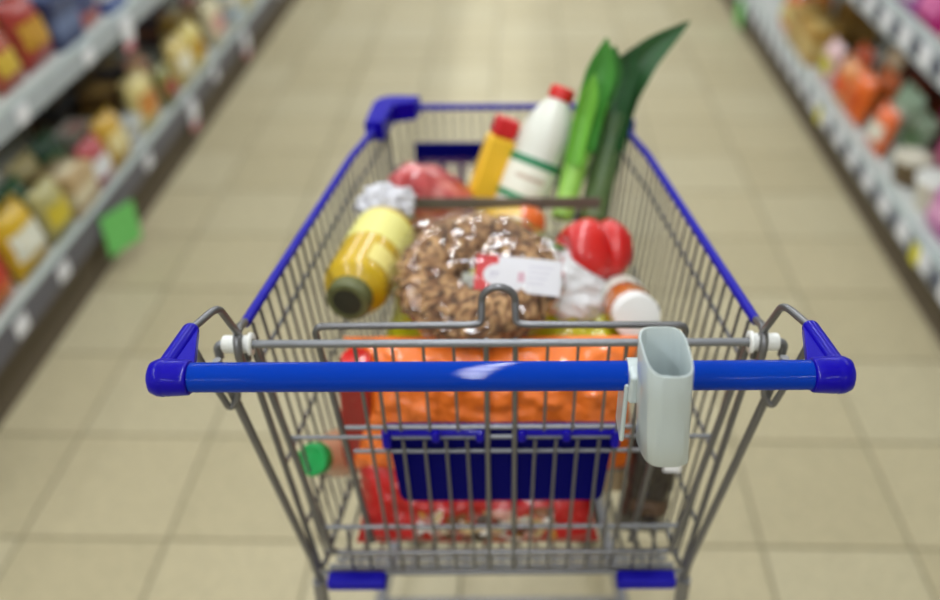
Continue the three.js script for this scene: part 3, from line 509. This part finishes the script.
{ // clear tray across the basket, goods standing in it
  const g = item('clear_tray', 'clear plastic tray with grey rim holding meat, milk bottle and leeks', 'tray', P(-0.005, 0.80, 1.137), null);
  const W = 0.143, D = 0.062, H = 0.06, t = 0.0014, smoke = phys('#8a827a', 0.25, { transmission: 0.5, thickness: 0 });
  for (const [n, y0, y1, m] of [['wall', 0, H, film], ['rim_band', H, H + 0.017, null]]) {
    for (const s of [-1, 1]) { mesh(n, rbox(W * 2, y1 - y0, t, 0.0006, 1).translate(0, (y0 + y1) / 2, s * D), m || (s > 0 ? smoke : film), g); mesh(n, rbox(t, y1 - y0, D * 2 - t, 0.0006, 1).translate(s * (W - t / 2), (y0 + y1) / 2, 0), m || film, g); }
  }
  mesh('base', rbox(W * 2 - 2 * t, t, D * 2 - t, 0.0006, 1).translate(0, t / 2, 0), film, g);
  inCart(g);
}
{ // yellow pack with red cap
  const top = seen(509, 118, 1.205), low = seen(476, 210, 1.17), g = item('mustard_carton', 'tall yellow carton with red top leaning beside the white bottle', 'carton', low, top, 0.2);
  const L = top.distanceTo(low);
  mesh('carton', rbox(0.04, L * 0.8, 0.034, 0.005).translate(0, L * 0.4, 0), phys('#f0c030', 0.4, {}), g);
  mesh('red_top', rbox(0.035, L * 0.2, 0.03, 0.006).translate(0, L * 0.9, 0), phys('#c81c22', 0.35, {}), g);
  inCart(g);
}
{ // white milk bottle
  const top = seen(564, 88, 1.22), low = seen(515, 216, 1.14), g = item('milk_bottle', 'white plastic milk bottle with red cap and green-striped label', 'bottle', low, top);
  const L = top.distanceTo(low), r = 0.037;
  mesh('bottle', lathe([[0, 0], [r * 0.85, 0], [r, 0.008], [r, L * 0.42], [r * 0.96, L * 0.5], [r, L * 0.55], [r * 0.99, L * 0.66], [r * 0.85, L * 0.76], [r * 0.6, L * 0.86], [r * 0.42, L * 0.9], [r * 0.42, L * 0.93], [0, L * 0.93]], 36), phys('#dcddd2', 0.4, { clearcoat: 0.4, clearcoatRoughness: 0.2 }), g);
  const lb = (a, b, c, n) => mesh(n, lathe([[r + 0.0002, L * a], [r + 0.0009, L * (a + 0.003)], [r + 0.0009, L * (b - 0.003)], [r + 0.0002, L * b]], 36), std(c, 0.5), g);
  lb(0.12, 0.17, '#2f8a5c', 'green_stripe'); lb(0.171, 0.389, '#ecebdc', 'label'); lb(0.39, 0.45, '#2c8458', 'green_stripe'); 
  mesh('label_print', new THREE.CylinderGeometry(r + 0.0013, r + 0.0013, L * 0.03, 16, 1, true, -0.7, 1.2).translate(0, L * 0.3, 0), std('#c8b4a0', 0.6, { side: THREE.DoubleSide }), g);
  mesh('cap', lathe([[r * 0.42, L * 0.905], [r * 0.5, L * 0.91], [r * 0.5, L * 0.985], [r * 0.45, L], [0, L]], 28), std('#d42420', 0.4), g);
  inCart(g);
}
// leeks: a pale shaft and folded strap leaves
function strap(pts, w, fold, thick = 0.0016) {
  const c = new THREE.CatmullRomCurve3(pts), n = 28, m = 6, pos = [], idx = [];
  const side0 = V(1, 0, 0.15).normalize();
  for (let i = 0; i <= n; i++) {
    const t = i / n, p = c.getPoint(t), tan = c.getTangent(t), sd = side0.clone().sub(tan.clone().multiplyScalar(side0.dot(tan))).normalize(), up = sd.clone().cross(tan).normalize();
    const ww = w * (t < 0.55 ? 0.85 + 0.15 * Math.sin(t / 0.55 * Math.PI / 2) : Math.max(0.06, Math.cos((t - 0.55) / 0.45 * 1.5)));
    for (const q of [0, 1]) for (let j = 0; j <= m; j++) { const u = j / m * 2 - 1, o = p.clone().addScaledVector(sd, u * ww / 2).addScaledVector(up, fold * ww * (Math.abs(u) - 0.4) + (q ? thick : 0) + 0.0012 * nz(t * 14, u * 3, w * 90)); pos.push(o.x, o.y, o.z); }
  }
  const R = 2 * (m + 1);
  for (let i = 0; i < n; i++) {
    for (let j = 0; j < m; j++) { const a = i * R + j, b = a + R, e = a + m + 1, f = e + R; idx.push(a, b, a + 1, a + 1, b, b + 1, e, e + 1, f, e + 1, f + 1, f); }
    for (const j of [0, m]) { const a = i * R + j, e = a + m + 1; idx.push(a, e, a + R, e, e + R, a + R); }
  }
  const g = new THREE.BufferGeometry(); g.setAttribute('position', new THREE.Float32BufferAttribute(pos, 3)); g.setIndex(idx); g.computeVertexNormals(); return g;
}
function shaft(pts, r0, r1) { const c = new THREE.CatmullRomCurve3(pts), g = new THREE.TubeGeometry(c, 24, 1, 20, false), p = g.attributes.position; for (let i = 0; i <= 24; i++) { const q = c.getPointAt(i / 24), r = r0 + (r1 - r0) * i / 24; for (let j = 0; j <= 20; j++) { const k = i * 21 + j; p.setXYZ(k, q.x + (p.getX(k) - q.x) * r, q.y + (p.getY(k) - q.y) * r, q.z + (p.getZ(k) - q.z) * r); } } return g; }
const leafy = (name, label, spec) => {
  const o = spec.base, g = item(name, label, 'leek', o, null), rel = a => a.map(p => p.clone().sub(o));
  mesh('shaft', tint(shaft(rel(spec.shaft), spec.r[0], spec.r[1]), (c, x, y, z) => { c.set(spec.c0).lerp(new THREE.Color(spec.c1), THREE.MathUtils.clamp(0.25 * nz(x * 200, y * 14, z * 200, 2) + y / 0.2 + 0.35, 0, 1)); }), phys('#ffffff', 0.4, { vertexColors: true }), g);
  for (const [pts, w, f, col] of spec.leaves) mesh('leaf', strap(rel(pts), w, f), phys(col, 0.42, { transmission: 0.12, thickness: 0 }), g);
  inCart(g);
};
leafy('leek', 'leek with bright green stalk and upright leaf beside the milk bottle', {
  base: seen(562, 218, 1.105), shaft: [seen(562, 218, 1.105), seen(573, 175, 1.15), seen(586, 128, 1.19), seen(595, 100, 1.21)], r: [0.015, 0.021], c0: '#b4d468', c1: '#66ae34',
  leaves: [[[seen(581, 150, 1.155), seen(593, 100, 1.19), seen(602, 68, 1.205), seen(607, 38, 1.215)], 0.042, 0.3, '#458f34'], [[seen(587, 150, 1.18), seen(600, 100, 1.215), seen(610, 70, 1.23), seen(615, 46, 1.235)], 0.04, -0.3, '#357a30'], [[seen(573, 165, 1.14), seen(583, 120, 1.172), seen(589, 96, 1.18), seen(595, 74, 1.19)], 0.028, 0.4, '#74b840']],
});
leafy('leek', 'leek with dark green fanned leaves behind the bright green leek', {
  base: seen(591, 222, 1.118), shaft: [seen(591, 222, 1.118), seen(601, 180, 1.168), seen(610, 140, 1.203), seen(615, 112, 1.218)], r: [0.02, 0.0225], c0: '#6c7a48', c1: '#3c5c34',
  leaves: [[[seen(609, 150, 1.188), seen(619, 100, 1.228), seen(642, 62, 1.248), seen(689, 22, 1.268)], 0.05, 0.34, '#2c5a2e'], [[seen(605, 150, 1.183), seen(615, 100, 1.218), seen(624, 72, 1.233), seen(636, 46, 1.238)], 0.046, 0.3, '#28542c'], [[seen(613, 140, 1.198), seen(625, 95, 1.238), seen(640, 68, 1.258), seen(664, 42, 1.278)], 0.044, -0.3, '#315f34'], [[seen(613, 150, 1.193), seen(620, 110, 1.228), seen(624, 85, 1.248), seen(648, 66, 1.263)], 0.04, 0.3, '#3a6a3e']],
});
{ // red pepper
  const c = seen(594, 250, 0.99), g = item('bell_pepper', 'shiny red bell pepper lying beside the white crumpled bag', 'pepper', c, null);
  g.rotation.set(0.2, 0.35, -0.25);
  const geo = new THREE.SphereGeometry(1, 64, 40), p = geo.attributes.position, v = V();
  for (let i = 0; i < p.count; i++) { v.fromBufferAttribute(p, i); const a = Math.atan2(v.y, v.z), lobe = 1 + 0.06 * Math.cos(a * 3 + 0.6) * Math.sqrt(Math.max(0, 1 - v.x * v.x)), dent = 1 - 0.28 * Math.exp(-((1 - Math.abs(v.x)) ** 2) / 0.02); const waist = 1 - 0.2 * Math.exp(-((v.x - 0.12) ** 2) / 0.02) * Math.max(0, v.y + 0.5); p.setXYZ(i, v.x * 0.058 * dent, v.y * 0.042 * lobe * waist, v.z * 0.042 * lobe * waist); }
  geo.computeVertexNormals();
  mesh('fruit', geo, phys('#c8100e', 0.35, { clearcoat: 0.5, clearcoatRoughness: 0.08 }), g);
  mesh('stem', bend([V(-0.036, 0, 0), V(-0.048, 0.003, 0), V(-0.062, 0.014, 0.003)], 0.0045, 0.008), std('#4f8a2a', 0.6), g);
  inCart(g);
}
{ // yellow pack with orange end behind the cake
  const a = seen(478, 226, 1.06), b = seen(545, 222, 1.06), g = item('yellow_pack', 'yellow food pack with orange end behind the ring cake', 'pack', a, b);
  mesh('pack', new THREE.CapsuleGeometry(0.024, 0.05, 8, 24).scale(1, 1, 0.85).translate(0, 0.043, 0), glossy('#d8ac30', 0.3), g);
  mesh('orange_end', lathe([[0.0242, 0.06], [0.0247, 0.061], [0.0246, 0.07], [0.021, 0.083], [0.012, 0.092], [0, 0.0935]], 24).scale(1, 1, 0.87), glossy('#d8641c', 0.3), g);
  inCart(g);
}
{ // white crumpled bag right of the cake
  const c = seen(563, 281, 0.945), g = item('crumpled_bag', 'white crumpled plastic bag between ring cake and red pepper', 'bag', c, null);
  g.rotation.set(0.35, 0.25, -0.5);
  mesh('bag', blob(0.07, 0.027, 0.055, 0.3, 1.3, 8.8, 40, true), phys('#e9eaec', 0.35, { transmission: 0.15, thickness: 0, clearcoat: 0.4 }), g);
  inCart(g);
  const c2 = seen(386, 205, 1.06), h = item('crumpled_bag', 'small white crumpled plastic bag tucked behind the yellow jar', 'bag', c2, null);
  mesh('bag', blob(0.038, 0.024, 0.03, 0.55, 1.1, 3.3, 36, true), phys('#e2e2e8', 0.3, { transmission: 0.3, thickness: 0, clearcoat: 0.4 }), h);
  inCart(h);
}
{ // small jar with white lid
  const lid = seen(638, 318, 0.86), bot = seen(618, 296, 0.96), g = item('sauce_jar', 'short jar of brown-orange sauce with white lid in the corner', 'jar', bot, lid);
  const L = bot.distanceTo(lid);
  mesh('jar', lathe([[0, 0], [0.024, 0], [0.03, 0.006], [0.031, L * 0.55], [0.029, L * 0.72], [0.026, L * 0.78], [0, L * 0.78]], 30), phys('#b8682a', 0.15, { clearcoat: 1 }), g);
  mesh('label', lathe([[0.0312, 0.012], [0.0318, 0.013], [0.0322, L * 0.42], [0.0314, L * 0.43]], 30), std('#d8d6cc', 0.5), g);
  mesh('lid', lathe([[0.026, L * 0.78], [0.0285, L * 0.785], [0.0285, L * 0.97], [0.027, L], [0, L]], 30), std('#f0f0ee', 0.35), g);
  inCart(g);
}
renderer.render(scene, camera);
